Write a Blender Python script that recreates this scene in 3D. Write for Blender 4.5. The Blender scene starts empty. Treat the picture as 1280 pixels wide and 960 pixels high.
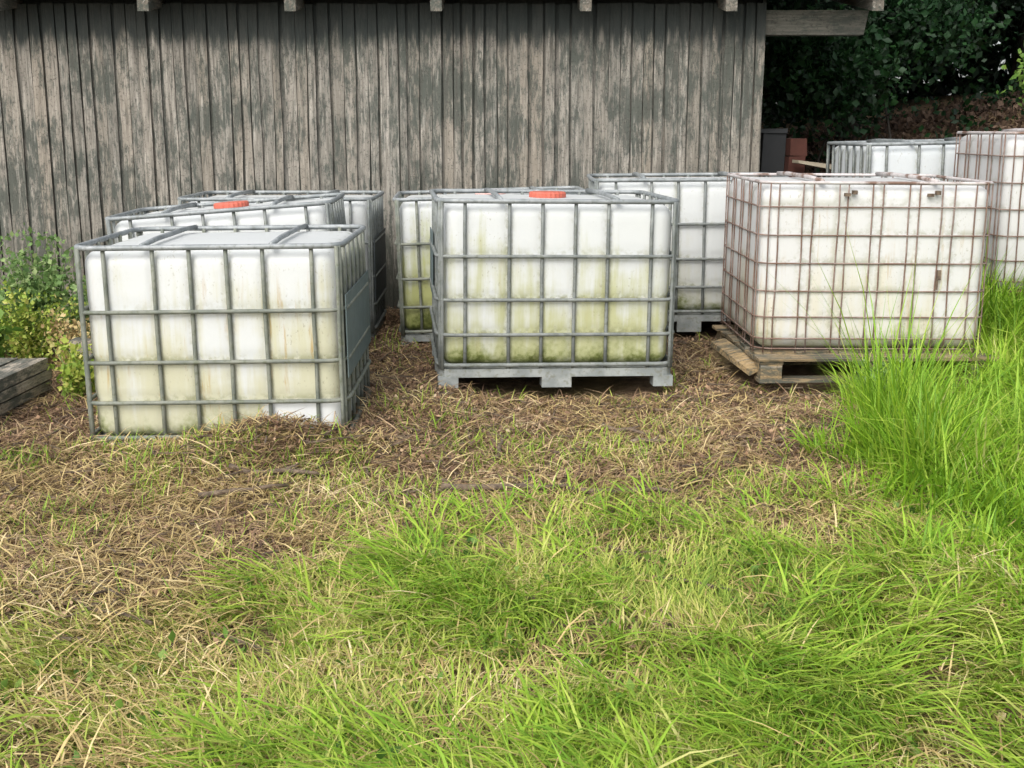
import bpy, math, random
import numpy as np
from mathutils import Vector, Matrix, noise as mnoise

S = bpy.context.scene
COL = S.collection
random.seed(7)
rng = np.random.default_rng(11)
R = math.radians

# ------------------------------------------------------------------ camera, sky, sun, exposure
cd = bpy.data.cameras.new('camera')
cam = bpy.data.objects.new('camera', cd)
COL.objects.link(cam)
cam.location = (0, 0, 1.5)
cam.rotation_euler = (R(78.03), 0, 0)
cd.sensor_width = 36
cd.lens = 36 * 1505 / 1280
cd.clip_start = 0.05
cd.clip_end = 2000
S.camera = cam

SUN_EL, SUN_AZ = R(44), R(205)       # azimuth clockwise from +Y (behind the camera, to the left)
w = bpy.data.worlds.new('World')
S.world = w
w.use_nodes = True
nt = w.node_tree
nt.nodes.clear()
sky = nt.nodes.new('ShaderNodeTexSky')
sky.sky_type = 'NISHITA'
sky.sun_disc = False
sky.sun_elevation = SUN_EL
sky.sun_rotation = SUN_AZ
sky.dust_density = 4.0
sky.air_density = 1.0
hs = nt.nodes.new('ShaderNodeHueSaturation')
hs.inputs['Saturation'].default_value = 0.35
bg = nt.nodes.new('ShaderNodeBackground')
bg.inputs['Strength'].default_value = 0.15
wo = nt.nodes.new('ShaderNodeOutputWorld')
nt.links.new(sky.outputs[0], hs.inputs['Color'])
nt.links.new(hs.outputs[0], bg.inputs['Color'])
nt.links.new(bg.outputs[0], wo.inputs['Surface'])

sd = bpy.data.lights.new('sun', 'SUN')
sd.energy = 0.95
sd.angle = R(60)
sd.color = (1.0, 0.96, 0.9)
sun = bpy.data.objects.new('sun', sd)
COL.objects.link(sun)
sdir = Vector((math.sin(SUN_AZ) * math.cos(SUN_EL), math.cos(SUN_AZ) * math.cos(SUN_EL), math.sin(SUN_EL)))
sun.rotation_euler = sdir.to_track_quat('Z', 'Y').to_euler()

S.view_settings.view_transform = 'Standard'
S.view_settings.look = 'None'
S.view_settings.gamma = 1
S.view_settings.exposure = 0.92

# ------------------------------------------------------------------ helpers
def tag(o, label=None, cat=None, group=None, kind=None):
    if label: o['label'] = label
    if cat: o['category'] = cat
    if group: o['group'] = group
    if kind: o['kind'] = kind
    return o

def link(name, me, mat=None, parent=None, loc=None, rot=None):
    o = bpy.data.objects.new(name, me)
    COL.objects.link(o)
    if mat is not None and len(me.materials) == 0:
        me.materials.append(mat)
    if parent is not None: o.parent = parent
    if loc is not None: o.location = loc
    if rot is not None: o.rotation_euler = rot
    return o

def thing(name, label, cat, loc=(0, 0, 0), rot=(0, 0, 0), group=None):
    o = bpy.data.objects.new(name, None)
    o.empty_display_size = 0.1
    COL.objects.link(o)
    o.location = loc
    o.rotation_euler = rot
    return tag(o, label, cat, group)

class MB:
    def __init__(self): self.v, self.f = [], []
    def quadbox(self, c, s, jit=0.0, rotz=0.0):
        cx, cy, cz = c
        b = len(self.v)
        cr, sr = math.cos(rotz), math.sin(rotz)
        for dz in (-.5, .5):
            for dx, dy in ((-.5, -.5), (.5, -.5), (.5, .5), (-.5, .5)):
                x, y = dx * s[0], dy * s[1]
                j = [random.uniform(-jit, jit) for _ in range(3)]
                self.v.append((cx + x * cr - y * sr + j[0], cy + x * sr + y * cr + j[1], cz + dz * s[2] + j[2]))
        for q in ((3, 2, 1, 0), (4, 5, 6, 7), (0, 1, 5, 4), (1, 2, 6, 5), (2, 3, 7, 6), (3, 0, 4, 7)):
            self.f.append(tuple(b + i for i in q))
        return self
    def tube(self, pts, rad, n=8, closed=False, flat=1.0):
        pts = [Vector(p) for p in pts]
        m = len(pts)
        b0 = len(self.v)
        rads = rad if hasattr(rad, '__len__') else [rad] * m
        for i, p in enumerate(pts):
            if closed: t = pts[(i + 1) % m] - pts[i - 1]
            else: t = pts[min(i + 1, m - 1)] - pts[max(i - 1, 0)]
            t.normalize()
            up = Vector((0, 0, 1)) if abs(t.z) < 0.9 else Vector((0, 1, 0))
            a = t.cross(up).normalized()
            c = a.cross(t).normalized()
            for k in range(n):
                th = 2 * math.pi * (k + .5) / n
                self.v.append(tuple(p + a * (math.cos(th) * rads[i] * flat) + c * (math.sin(th) * rads[i])))
        for i in range(m if closed else m - 1):
            i2 = (i + 1) % m
            for k in range(n):
                k2 = (k + 1) % n
                self.f.append((b0 + i * n + k, b0 + i2 * n + k, b0 + i2 * n + k2, b0 + i * n + k2))
        if not closed:
            self.f.append(tuple(b0 + k for k in range(n)))
            self.f.append(tuple(b0 + (m - 1) * n + k for k in reversed(range(n))))
        return self
    def mesh(self, name, smooth=False, bevel=0):
        me = bpy.data.meshes.new(name)
        me.from_pydata([tuple(v) for v in self.v], [], self.f)
        if smooth:
            me.polygons.foreach_set('use_smooth', [True] * len(me.polygons))
        me.update()
        return me
    def build(self, name, mat, parent=None, smooth=False, loc=None, rot=None):
        return link(name, self.mesh(name, smooth), mat, parent, loc, rot)

def np_mesh(name, V, F3=None, F4=None):
    """fast mesh from arrays: V (n,3), F3 (a,3), F4 (b,4)"""
    me = bpy.data.meshes.new(name)
    n3 = 0 if F3 is None else len(F3)
    n4 = 0 if F4 is None else len(F4)
    me.vertices.add(len(V))
    me.vertices.foreach_set('co', np.asarray(V, np.float32).ravel())
    loops = []
    if n4: loops.append(np.asarray(F4, np.int32).ravel())
    if n3: loops.append(np.asarray(F3, np.int32).ravel())
    lv = np.concatenate(loops)
    me.loops.add(len(lv))
    me.loops.foreach_set('vertex_index', lv)
    me.polygons.add(n3 + n4)
    starts = np.concatenate([np.arange(n4) * 4, n4 * 4 + np.arange(n3) * 3]).astype(np.int32)
    me.polygons.foreach_set('loop_start', starts)
    me.update(calc_edges=True)
    me.validate()
    return me

# vectorised value noise
_perm = rng.random((64, 64))
def vnoise(x, y, sc=1.0, off=0.0):
    x = np.asarray(x) * sc + off + 100.0
    y = np.asarray(y) * sc + off * 1.7 + 100.0
    xi, yi = np.floor(x).astype(int), np.floor(y).astype(int)
    fx, fy = x - xi, y - yi
    fx, fy = fx * fx * (3 - 2 * fx), fy * fy * (3 - 2 * fy)
    g = lambda i, j: _perm[i % 64, j % 64]
    return (g(xi, yi) * (1 - fx) + g(xi + 1, yi) * fx) * (1 - fy) + (g(xi, yi + 1) * (1 - fx) + g(xi + 1, yi + 1) * fx) * fy
def fbm(x, y, sc=1.0, off=0.0):
    return (vnoise(x, y, sc, off) * .55 + vnoise(x, y, sc * 2.1, off + 9) * .3 + vnoise(x, y, sc * 4.3, off + 17) * .15)
def sstep(a, b, x):
    t = np.clip((np.asarray(x, float) - a) / (b - a), 0, 1)
    return t * t * (3 - 2 * t)

def gh(x, y):
    """ground height"""
    x = np.asarray(x, float); y = np.asarray(y, float)
    h = 0.026 * np.clip(y, -3, 8.5)
    h = h + 0.27 * sstep(1.2, 3.0, x) * sstep(5.0, 7.6, y)
    h = h + sstep(8.8, 12.5, y) * sstep(1.7, 2.8, x) * (0.75 + 0.55 * np.clip((x - 2.5) / 3.0, 0, 1.4))
    h = h + 0.05 * (fbm(x, y, .9, 3) - .5) + 0.022 * (vnoise(x, y, 4.2, 5) - .5)
    # heap of litter against the nearest tank and between the two rows
    h = h + 0.13 * np.exp(-(((x + .98) / .36) ** 2 + ((y - 4.97) / .20) ** 2))
    h = h + 0.08 * np.exp(-(((x + .42) / .30) ** 2 + ((y - 5.75) / .55) ** 2))
    return h
def g1(x, y): return float(gh(x, y))

# ------------------------------------------------------------------ material helpers
class NT:
    def __init__(self, name):
        self.m = bpy.data.materials.new(name)
        self.m.use_nodes = True
        self.t = self.m.node_tree
        self.t.nodes.clear()
        self.out = self.n('ShaderNodeOutputMaterial')
    def n(self, typ, **kw):
        nd = self.t.nodes.new(typ)
        for k, v in kw.items(): setattr(nd, k, v)
        return nd
    def set(self, sock, v):
        if isinstance(v, bpy.types.NodeSocket): self.t.links.new(v, sock)
        elif isinstance(v, (tuple, list)) and len(v) == 3 and sock.type == 'RGBA': sock.default_value = (*v, 1)
        else: sock.default_value = v
    def math(self, op, a, b=0.0, c=0.0, clamp=False):
        nd = self.n('ShaderNodeMath', operation=op, use_clamp=clamp)
        self.set(nd.inputs[0], a); self.set(nd.inputs[1], b); self.set(nd.inputs[2], c)
        return nd.outputs[0]
    def mix(self, f, a, b, blend='MIX'):
        nd = self.n('ShaderNodeMix', data_type='RGBA', blend_type=blend)
        nd.clamp_factor = True
        self.set(nd.inputs['Factor'], f); self.set(nd.inputs['A'], a); self.set(nd.inputs['B'], b)
        for s in nd.inputs:
            if s.type == 'RGBA' and s.name == 'A': self.set(s, a)
            if s.type == 'RGBA' and s.name == 'B': self.set(s, b)
        return [o for o in nd.outputs if o.type == 'RGBA'][0]
    def coord(self, kind='Object'):
        if kind == 'World': return self.n('ShaderNodeNewGeometry').outputs['Position']
        return self.n('ShaderNodeTexCoord').outputs[kind]
    def mapping(self, vec, scale=(1, 1, 1), loc=(0, 0, 0)):
        nd = self.n('ShaderNodeMapping')
        self.set(nd.inputs['Vector'], vec)
        self.set(nd.inputs['Scale'], scale)
        self.set(nd.inputs['Location'], loc)
        return nd.outputs[0]
    def noise(self, vec, scale=5, detail=4, rough=.55, dist=0.0):
        nd = self.n('ShaderNodeTexNoise')
        self.set(nd.inputs['Vector'], vec)
        nd.inputs['Scale'].default_value = scale
        nd.inputs['Detail'].default_value = detail
        nd.inputs['Roughness'].default_value = rough
        nd.inputs['Distortion'].default_value = dist
        return nd.outputs['Fac']
    def ramp(self, fac, stops):
        nd = self.n('ShaderNodeValToRGB')
        self.set(nd.inputs[0], fac)
        e = nd.color_ramp.elements
        while len(e) < len(stops): e.new(.5)
        for el, (p, c) in zip(e, stops):
            el.position = p
            el.color = (*c, 1) if len(c) == 3 else c
        return nd.outputs[0]
    def smooth(self, v, a, b):
        nd = self.n('ShaderNodeMapRange', interpolation_type='SMOOTHSTEP')
        self.set(nd.inputs['Value'], v)
        nd.inputs['From Min'].default_value = a
        nd.inputs['From Max'].default_value = b
        return nd.outputs[0]
    def bump(self, h, strength=.3, dist=.01):
        nd = self.n('ShaderNodeBump')
        nd.inputs['Strength'].default_value = strength
        nd.inputs['Distance'].default_value = dist
        self.set(nd.inputs['Height'], h)
        return nd.outputs[0]
    def principled(self, col, rough=.7, metal=0.0, normal=None, spec=.5, **kw):
        nd = self.n('ShaderNodeBsdfPrincipled')
        self.set(nd.inputs['Base Color'], col)
        self.set(nd.inputs['Roughness'], rough)
        self.set(nd.inputs['Metallic'], metal)
        nd.inputs['Specular IOR Level'].default_value = spec
        for k, v in kw.items(): self.set(nd.inputs[k], v)
        if normal is not None: self.set(nd.inputs['Normal'], normal)
        return nd.outputs[0]
    def done(self, shader):
        self.t.links.new(shader, self.out.inputs['Surface'])
        return self.m

def leaf_mat(name, stops, trans=.35, rough=.55, patch=None, spec=.35):
    """leaves and blades: colour varies from one to the next and over patches of ground"""
    k = NT(name)
    ri = k.n('ShaderNodeNewGeometry').outputs['Random Per Island']
    nz = k.noise(k.coord('World'), 2.2, 2)
    f = k.math('ADD', k.math('MULTIPLY', ri, .75), k.math('MULTIPLY', k.math('SUBTRACT', nz, .37), .9), clamp=True)
    c = k.ramp(f, stops)
    p = k.principled(c, rough, spec=spec)
    tr = k.n('ShaderNodeBsdfTranslucent')
    k.set(tr.inputs['Color'], c)
    ms = k.n('ShaderNodeMixShader')
    ms.inputs[0].default_value = trans
    k.t.links.new(p, ms.inputs[1])
    k.t.links.new(tr.outputs[0], ms.inputs[2])
    return k.done(ms.outputs[0])

# ground ------------------------------------------------------------------
k = NT('earth')
P = k.coord('World')
n1, n2, n3 = k.noise(P, 1.3, 5), k.noise(P, 14, 6, .65), k.noise(P, 70, 4, .7)
c = k.ramp(n2, [(.25, (.06, .039, .025)), (.5, (.16, .108, .066)), (.75, (.30, .22, .13))])
c = k.mix(k.math('MULTIPLY', k.smooth(n1, .45, .62), .5), c, (.17, .14, .05))
c = k.mix(k.math('MULTIPLY', k.smooth(n3, .35, .3), .5), c, (.02, .014, .009))
M_EARTH = k.done(k.principled(c, .95, normal=k.bump(k.math('ADD', n3, n2), .8, .03), spec=.2))

M_GREEN = leaf_mat('fresh_grass', [(0, (.12, .25, .02)), (.3, (.23, .40, .035)), (.6, (.34, .49, .05)), (.82, (.44, .51, .10)), (1, (.57, .53, .22))])
M_TURF = leaf_mat('turf_blades', [(0, (.13, .22, .03)), (.3, (.25, .36, .05)), (.55, (.39, .46, .08)), (.75, (.50, .49, .14)), (1, (.60, .51, .25))])
M_TALL = leaf_mat('tall_grass_blades', [(0, (.10, .22, .015)), (.35, (.20, .38, .025)), (.7, (.32, .49, .04)), (.9, (.45, .54, .10)), (1, (.60, .55, .27))])
M_STRAW = leaf_mat('straw', [(0, (.16, .10, .042)), (.4, (.37, .275, .115)), (.7, (.55, .425, .19)), (1, (.70, .59, .35))], trans=.15)
M_LITTER = leaf_mat('dead_leaves', [(0, (.06, .037, .026)), (.35, (.175, .103, .064)), (.6, (.32, .20, .12)), (.85, (.46, .325, .20)), (1, (.60, .49, .34))], trans=.08, rough=.75)
M_STEM = leaf_mat('dead_stem', [(0, (.06, .036, .025)), (.3, (.15, .09, .055)), (.6, (.28, .18, .105)), (.85, (.42, .30, .175)), (1, (.57, .45, .28))], trans=.1, rough=.75)
M_WEED = leaf_mat('weed_leaves', [(0, (.06, .125, .035)), (.5, (.16, .27, .08)), (1, (.34, .42, .18))])
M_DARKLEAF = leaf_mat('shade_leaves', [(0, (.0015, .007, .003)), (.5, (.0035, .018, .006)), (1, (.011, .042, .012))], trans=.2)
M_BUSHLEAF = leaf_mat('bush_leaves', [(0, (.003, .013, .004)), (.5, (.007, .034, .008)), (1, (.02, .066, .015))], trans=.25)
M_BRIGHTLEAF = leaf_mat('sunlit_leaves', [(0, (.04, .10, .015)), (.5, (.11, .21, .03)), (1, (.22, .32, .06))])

M_BANK = leaf_mat('bank_leaves', [(0, (.025, .015, .01)), (.5, (.08, .05, .033)), (1, (.15, .10, .065))], trans=.05, rough=.8)
k = NT('twig_bark')
P = k.coord('World')
c = k.ramp(k.noise(P, 40, 4), [(.3, (.045, .032, .022)), (.6, (.15, .11, .075)), (.8, (.28, .22, .16))])
M_TWIG = k.done(k.principled(c, .9))
k = NT('bark')
P = k.mapping(k.coord('World'), (1, 1, .25))
nn = k.noise(P, 25, 5)
c = k.ramp(nn, [(.3, (.010, .008, .006)), (.7, (.04, .033, .025))])
M_BARK = k.done(k.principled(c, .95, normal=k.bump(nn, .6, .02)))

# weathered boards
def wood_mat(name, tones, dark_ends=False, seed=0.0, axis='z'):
    k = NT(name)
    P = k.coord('World')
    rnd = k.n('ShaderNodeObjectInfo').outputs['Random']
    cmb = k.n('ShaderNodeCombineXYZ')
    for i in range(3): k.set(cmb.inputs[i], k.math('MULTIPLY', rnd, 37.0 + 11 * i))
    va = k.n('ShaderNodeVectorMath', operation='ADD')
    k.set(va.inputs[0], P); k.set(va.inputs[1], cmb.outputs[0])
    sc = {'z': (1, 1, .06), 'x': (.06, 1, 1), 'y': (1, .06, 1)}[axis]
    sc2 = {'z': (1, 1, .22), 'x': (.22, 1, 1), 'y': (1, .22, 1)}[axis]
    grain = k.noise(k.mapping(va.outputs[0], sc), 75, 5, .6, .4)
    blot = k.noise(k.mapping(va.outputs[0], sc2), 38, 7, .8, .3)
    patch = k.math('ADD', k.math('MULTIPLY', k.noise(P, 2.1, 4, .65), .6), k.math('MULTIPLY', k.noise(k.mapping(va.outputs[0], (1, 1, .5)), 3.5, 4, .65), .4))
    c = k.ramp(grain, [(.25, tones[0]), (.5, tones[1]), (.72, tones[2])])
    c = k.mix(k.math('MULTIPLY', k.math('SUBTRACT', rnd, .35), .9, clamp=True), c, tones[3], 'MIX')
    r2 = k.math('FRACT', k.math('MULTIPLY', rnd, 17.3))
    c = k.mix(k.math('MULTIPLY', r2, .42), c, (.10, .10, .088))
    m = k.smooth(k.math('ADD', blot, k.math('MULTIPLY', k.math('SUBTRACT', patch, .5), 1.2)), .42, .60)
    c = k.mix(k.math('MULTIPLY', m, .88), c, (.056, .066, .056))
    strip = k.noise(k.mapping(va.outputs[0], sc), 34, 4, .7, .8)
    c = k.mix(k.math('MULTIPLY', k.smooth(strip, .50, .66), .6), c, (.07, .068, .058))
    c = k.mix(k.math('MULTIPLY', k.smooth(strip, .44, .30), .45), c, (.46, .43, .38))
    fine = k.noise(va.outputs[0], 60, 5, .7)
    c = k.mix(k.math('MULTIPLY', k.smooth(fine, .53, .66), .6), c, (.03, .028, .024))
    if dark_ends:
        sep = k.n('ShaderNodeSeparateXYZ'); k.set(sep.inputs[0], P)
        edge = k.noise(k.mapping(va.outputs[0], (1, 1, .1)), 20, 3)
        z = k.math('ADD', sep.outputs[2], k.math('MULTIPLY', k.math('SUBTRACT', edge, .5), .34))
        c = k.mix(k.math('MULTIPLY', k.smooth(z, 2.03, 2.17), .93), c, (.028, .034, .032))  # near-black tone above a ragged line near the board tops
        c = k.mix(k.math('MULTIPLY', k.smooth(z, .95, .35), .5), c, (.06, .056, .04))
    return k.done(k.principled(c, .85, normal=k.bump(k.math('ADD', grain, k.math('MULTIPLY', blot, .6)), .6, .006), spec=.25))
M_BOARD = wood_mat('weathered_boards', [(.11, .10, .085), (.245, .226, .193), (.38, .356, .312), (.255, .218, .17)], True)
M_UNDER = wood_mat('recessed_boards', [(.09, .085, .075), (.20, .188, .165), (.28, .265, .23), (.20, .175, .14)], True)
M_BEAM = wood_mat('grey_beam', [(.09, .088, .072), (.14, .135, .112), (.19, .18, .15), (.14, .125, .10)], axis='x')
M_RAFTER = wood_mat('rafter_wood', [(.09, .08, .065), (.15, .135, .11), (.22, .20, .165), (.16, .13, .10)], axis='y')
M_PALLET = wood_mat('pallet_wood', [(.14, .10, .055), (.29, .21, .115), (.42, .32, .18), (.44, .31, .15)], axis='x')
M_SLEEPER = wood_mat('old_timber', [(.17, .145, .115), (.33, .285, .225), (.45, .395, .315), (.33, .26, .18)], axis='y')

k = NT('roof_sheet')
c = k.ramp(k.noise(k.coord('World'), 6, 4), [(.3, (.05, .045, .04)), (.7, (.10, .09, .08))])
M_ROOF = k.done(k.principled(c, .8))

# galvanised tube, slightly dirty
def metal_mat(name, a, b, dirt, rust=0.0, rough=.45, metal=.35):
    k = NT(name)
    P = k.coord('World')
    n = k.noise(P, 12, 4); n2 = k.noise(P, 45, 4)
    c = k.mix(k.smooth(n, .35, .65), a, b)
    c = k.mix(k.math('MULTIPLY', k.smooth(n2, .5, .68), .6), c, dirt)
    if rust: c = k.mix(k.smooth(k.noise(P, 7, 5), .62 - rust * .4, .72 - rust * .3), c, k.mix(n2, (.085, .045, .03), (.22, .14, .105)))
    return k.done(k.principled(c, rough, metal))
M_TUBE = metal_mat('galvanised_tube', (.13, .145, .14), (.20, .215, .205), (.09, .10, .07), rough=.6, metal=.1)
M_TUBED = metal_mat('mossy_galvanised_tube', (.12, .135, .115), (.19, .20, .165), (.08, .095, .045), rough=.65, metal=.05)
M_RIM = metal_mat('galvanised_rim', (.18, .20, .205), (.28, .30, .305), (.12, .13, .12), rough=.55, metal=.2)
M_RUST = metal_mat('rusty_wire', (.17, .125, .105), (.27, .205, .175), (.10, .065, .05), rust=.5, rough=.75, metal=.05)
M_RUSTRIM = metal_mat('rusty_rim', (.42, .39, .38), (.52, .49, .48), (.30, .24, .21), rust=.3, rough=.6, metal=.1)
M_STEEL = metal_mat('galvanised_pallet', (.20, .22, .215), (.30, .32, .31), (.15, .15, .11), rough=.7, metal=.1)
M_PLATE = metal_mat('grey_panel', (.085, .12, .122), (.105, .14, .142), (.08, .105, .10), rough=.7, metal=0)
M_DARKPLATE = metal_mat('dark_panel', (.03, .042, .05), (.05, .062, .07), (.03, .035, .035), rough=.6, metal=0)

def plain_noise(name, a, b, rough=.6, sc=20):
    k = NT(name)
    c = k.mix(k.noise(k.coord('Object'), sc, 4), a, b)
    return k.done(k.principled(c, rough))
M_RED = plain_noise('red_cap', (.38, .075, .045), (.50, .13, .085))
M_PINK = plain_noise('faded_red_cap', (.55, .33, .30), (.64, .44, .40))
M_GREYCAP = plain_noise('grey_cap', (.45, .47, .47), (.6, .62, .62))
M_CLAY = plain_noise('fired_clay', (.05, .017, .011), (.095, .030, .019), .9)
M_BLACKPL = plain_noise('black_plastic', (.007, .008, .009), (.016, .018, .019), .7)
M_PALEWOOD = plain_noise('pale_wood', (.28, .24, .17), (.42, .37, .28), .8)

def tank_mat(name, h, seed, level, film, green, orange, base=(.57, .595, .595), film_col=(.47, .455, .27), clean=None):
    """aged translucent plastic: film of algae below a tide line, streaks, green at the foot"""
    k = NT(name)
    O = k.coord('Object')
    sep = k.n('ShaderNodeSeparateXYZ'); k.set(sep.inputs[0], O)
    z = k.math('DIVIDE', sep.outputs[2], h)
    st = k.noise(k.mapping(O, (1, 1, .07), (seed, seed * 2, 0)), 22, 4, .6)
    st2 = k.noise(k.mapping(O, (1, 1, .09), (seed * 3, 5, seed)), 30, 4, .6, .3)
    pt = k.noise(k.mapping(O, (1, 1, 1), (seed, 1, 4)), 3.2, 4, .6)
    fi = k.noise(k.mapping(O, (1, 1, 1), (2, seed, 7)), 34, 5, .65)
    c = k.mix(k.math('MULTIPLY', fi, .35), base, (.66, .67, .63))
    a = k.math('ADD', k.math('MULTIPLY', k.math('SUBTRACT', level, z), 1.6),
               k.math('ADD', k.math('MULTIPLY', k.math('SUBTRACT', st, .5), 2.2), k.math('MULTIPLY', k.math('SUBTRACT', pt, .5), 2.3)))
    fm = k.math('MULTIPLY', k.smooth(a, -.35, .8), film)
    c = k.mix(fm, c, film_col)
    o = k.math('MULTIPLY', k.smooth(st2, .56, .70), k.math('MULTIPLY', k.smooth(pt, .38, .6), k.math('MULTIPLY', k.smooth(z, 1.0, .6), orange)))
    c = k.mix(o, c, (.42, .29, .11))
    gz = k.math('ADD', k.math('MULTIPLY', k.math('SUBTRACT', .17, z), 4.0), k.math('ADD', k.math('MULTIPLY', k.math('SUBTRACT', pt, .5), 2.4), k.math('MULTIPLY', k.math('SUBTRACT', fi, .5), 1.2)))
    g = k.math('MULTIPLY', k.smooth(gz, .0, .8), green)
    c = k.mix(g, c, (.17, .20, .05))
    g2 = k.math('MULTIPLY', k.smooth(k.math('ADD', gz, k.math('MULTIPLY', st, .5)), .65, 1.2), green)
    c = k.mix(g2, c, (.07, .085, .02))
    seam = k.n('ShaderNodeAttribute'); seam.attribute_name = 'seam'
    sm = k.math('MULTIPLY', seam.outputs['Fac'], k.math('MULTIPLY', k.smooth(k.math('ADD', fi, k.math('MULTIPLY', k.math('SUBTRACT', pt, .5), .8)), .40, .62), .35 + .45 * green))
    c = k.mix(sm, c, (.21, .215, .11))
    sp = k.noise(k.mapping(O, (1, 1, .6), (seed, 9, 2)), 90, 3, .6)
    c = k.mix(k.math('MULTIPLY', k.smooth(sp, .60, .70), k.math('MULTIPLY', k.smooth(pt, .42, .62), .55)), c, (.25, .23, .15))
    if clean:
        mx = k.smooth(sep.outputs[0], clean[0] - .02, clean[0] + .03)
        mz = k.math('MULTIPLY', k.smooth(z, clean[1] + .02, clean[1] - .02), mx)
        c = k.mix(k.math('MULTIPLY', mz, .85), c, k.mix(k.math('MULTIPLY', st2, .4), (.80, .83, .86), (.68, .69, .62)))
    nd = k.principled(c, .42, spec=.4, normal=k.bump(k.math('ADD', fi, pt), .12, .01))
    tr = k.n('ShaderNodeBsdfTranslucent'); k.set(tr.inputs['Color'], c)
    ms = k.n('ShaderNodeMixShader'); ms.inputs[0].default_value = .12
    k.t.links.new(nd, ms.inputs[1]); k.t.links.new(tr.outputs[0], ms.inputs[2])
    return k.done(ms.outputs[0])

# ------------------------------------------------------------------ ground sheet and sky-side woods
def axis(lo, hi, fine_lo, fine_hi, fine, coarse_mult=1.35):
    a = list(np.arange(fine_lo, fine_hi + 1e-6, fine))
    s, x = fine, fine_hi
    while x < hi:
        s *= coarse_mult; x += s; a.append(min(x, hi))
    s, x = fine, fine_lo
    while x > lo:
        s *= coarse_mult; x -= s; a.insert(0, max(x, lo))
    return np.array(a)
xs, ys = axis(-400, 400, -4.2, 6.0, .05), axis(-300, 600, 1.6, 13.0, .05)
X, Y = np.meshgrid(xs, ys)
Z = gh(X, Y)
V = np.stack([X.ravel(), Y.ravel(), Z.ravel()], 1)
nx, ny = len(xs), len(ys)
i = np.arange(nx * ny).reshape(ny, nx)
F4 = np.stack([i[:-1, :-1].ravel(), i[:-1, 1:].ravel(), i[1:, 1:].ravel(), i[1:, :-1].ravel()], 1)
me = np_mesh('ground', V, F4=F4)
me.polygons.foreach_set('use_smooth', [True] * len(me.polygons))
tag(link('ground', me, M_EARTH), kind='structure')

# ------------------------------------------------------------------ barn
WY = 8.75
barn = thing('barn', 'long barn wall of weathered grey upright boards under a low eave', 'barn', (1.78, WY, .2))
def local(x, y, z): return (x - 1.78, y - WY, z - .2)
def board(x, w, zb, zt, yf, th, wob):
    """an upright board with wandering edges; x = middle, yf = front face"""
    m = MB(); n = 5
    for s in range(n + 1):
        z = zb + (zt - zb) * s / n
        l = x - w / 2 + random.uniform(-wob, wob); r = x + w / 2 + random.uniform(-wob, wob)
        cup = random.uniform(-.003, .003)
        for (px, py) in ((l, yf + cup), (r, yf - cup), (r, yf + th), (l, yf + th)):
            m.v.append(local(px, py, z))
    for s in range(n):
        for a, b in ((0, 1), (1, 2), (3, 0)):
            m.f.append((s * 4 + a, s * 4 + b, s * 4 + 4 + b, s * 4 + 4 + a))
    m.f.append((3, 2, 1, 0)); m.f.append(tuple(n * 4 + q for q in range(4)))
    return m
x = 1.78 - .045
while x > -5.2:
    pitch = random.uniform(.062, .102)
    w_ = pitch * random.uniform(.74, .95)
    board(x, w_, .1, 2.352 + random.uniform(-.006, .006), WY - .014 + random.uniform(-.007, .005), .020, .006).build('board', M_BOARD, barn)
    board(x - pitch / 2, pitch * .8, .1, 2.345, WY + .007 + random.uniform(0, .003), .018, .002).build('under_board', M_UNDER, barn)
    x -= pitch
# gable end, seen only from the side
yy = WY + .03
while yy < WY + 5:
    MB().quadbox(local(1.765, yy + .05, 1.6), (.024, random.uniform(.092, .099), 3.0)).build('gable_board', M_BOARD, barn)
    yy += .102
MB().quadbox(local(-1.7, WY + 5.1, 1.7), (6.9, .05, 3.2)).build('rear_wall', M_UNDER, barn)
# wall plate running out past the corner, its end cut on a slant
m = MB()
zb, zt = 2.147, 2.312
for (px, pz) in ((-5.2, zb), (2.47, zb), (2.50, zt), (-5.2, zt)):
    for py in (WY + .035, WY + .175): m.v.append(local(px, py, pz))
m.f = [(0, 2, 4, 6), (7, 5, 3, 1), (0, 1, 3, 2), (2, 3, 5, 4), (4, 5, 7, 6), (6, 7, 1, 0)]
m.build('wall_plate', M_BEAM, barn)
# rafters, sloping down to the eave
sl = .16
for kx in range(-5, 3):
    rx = .488 + kx * .99 + random.uniform(-.012, .012)
    m = MB()
    for py in (WY - .31 + random.uniform(-.03, .02), WY + 5.2):
        zz = 2.315 + (py - WY) * sl
        for (dx, dz) in ((-.038, .01), (.038, .01), (.038, .125), (-.038, .125)):
            m.v.append(local(rx + dx, py, zz + dz))
    m.f = [(3, 2, 1, 0), (4, 5, 6, 7), (0, 1, 5, 4), (1, 2, 6, 5), (2, 3, 7, 6), (3, 0, 4, 7)]
    m.build('rafter', M_RAFTER, barn)
# blocking board between rafters, above the boards
MB().quadbox(local(-1.7, WY + .1, 2.395), (6.9, .03, .16)).build('blocking_board', M_UNDER, barn)
# roof: corrugated sheet
m = MB(); n = 150
for s in range(n + 1):
    px = -5.4 + (2.72 + 5.4) * s / n
    dz = .012 * math.sin(s * 1.9)
    for py, off in ((WY - .36, 0), (WY + 5.3, 0)):
        for lay in (0, .006):
            m.v.append(local(px, py, 2.315 + .125 + .028 + (py - WY) * sl + dz + lay))
for s in range(n):
    a = s * 4
    m.f += [(a, a + 2, a + 6, a + 4), (a + 1, a + 5, a + 7, a + 3), (a, a + 4, a + 5, a + 1), (a + 2, a + 3, a + 7, a + 6)]
m.build('roof_sheet', M_ROOF, barn)
for py in (WY - .27, WY + .6, WY + 2, WY + 3.5, WY + 4.9):
    MB().quadbox(local(-1.35, py, 2.315 + .125 + .012 + (py - WY) * sl), (8.0, .07, .022)).build('roof_batten', M_RAFTER, barn)

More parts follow.
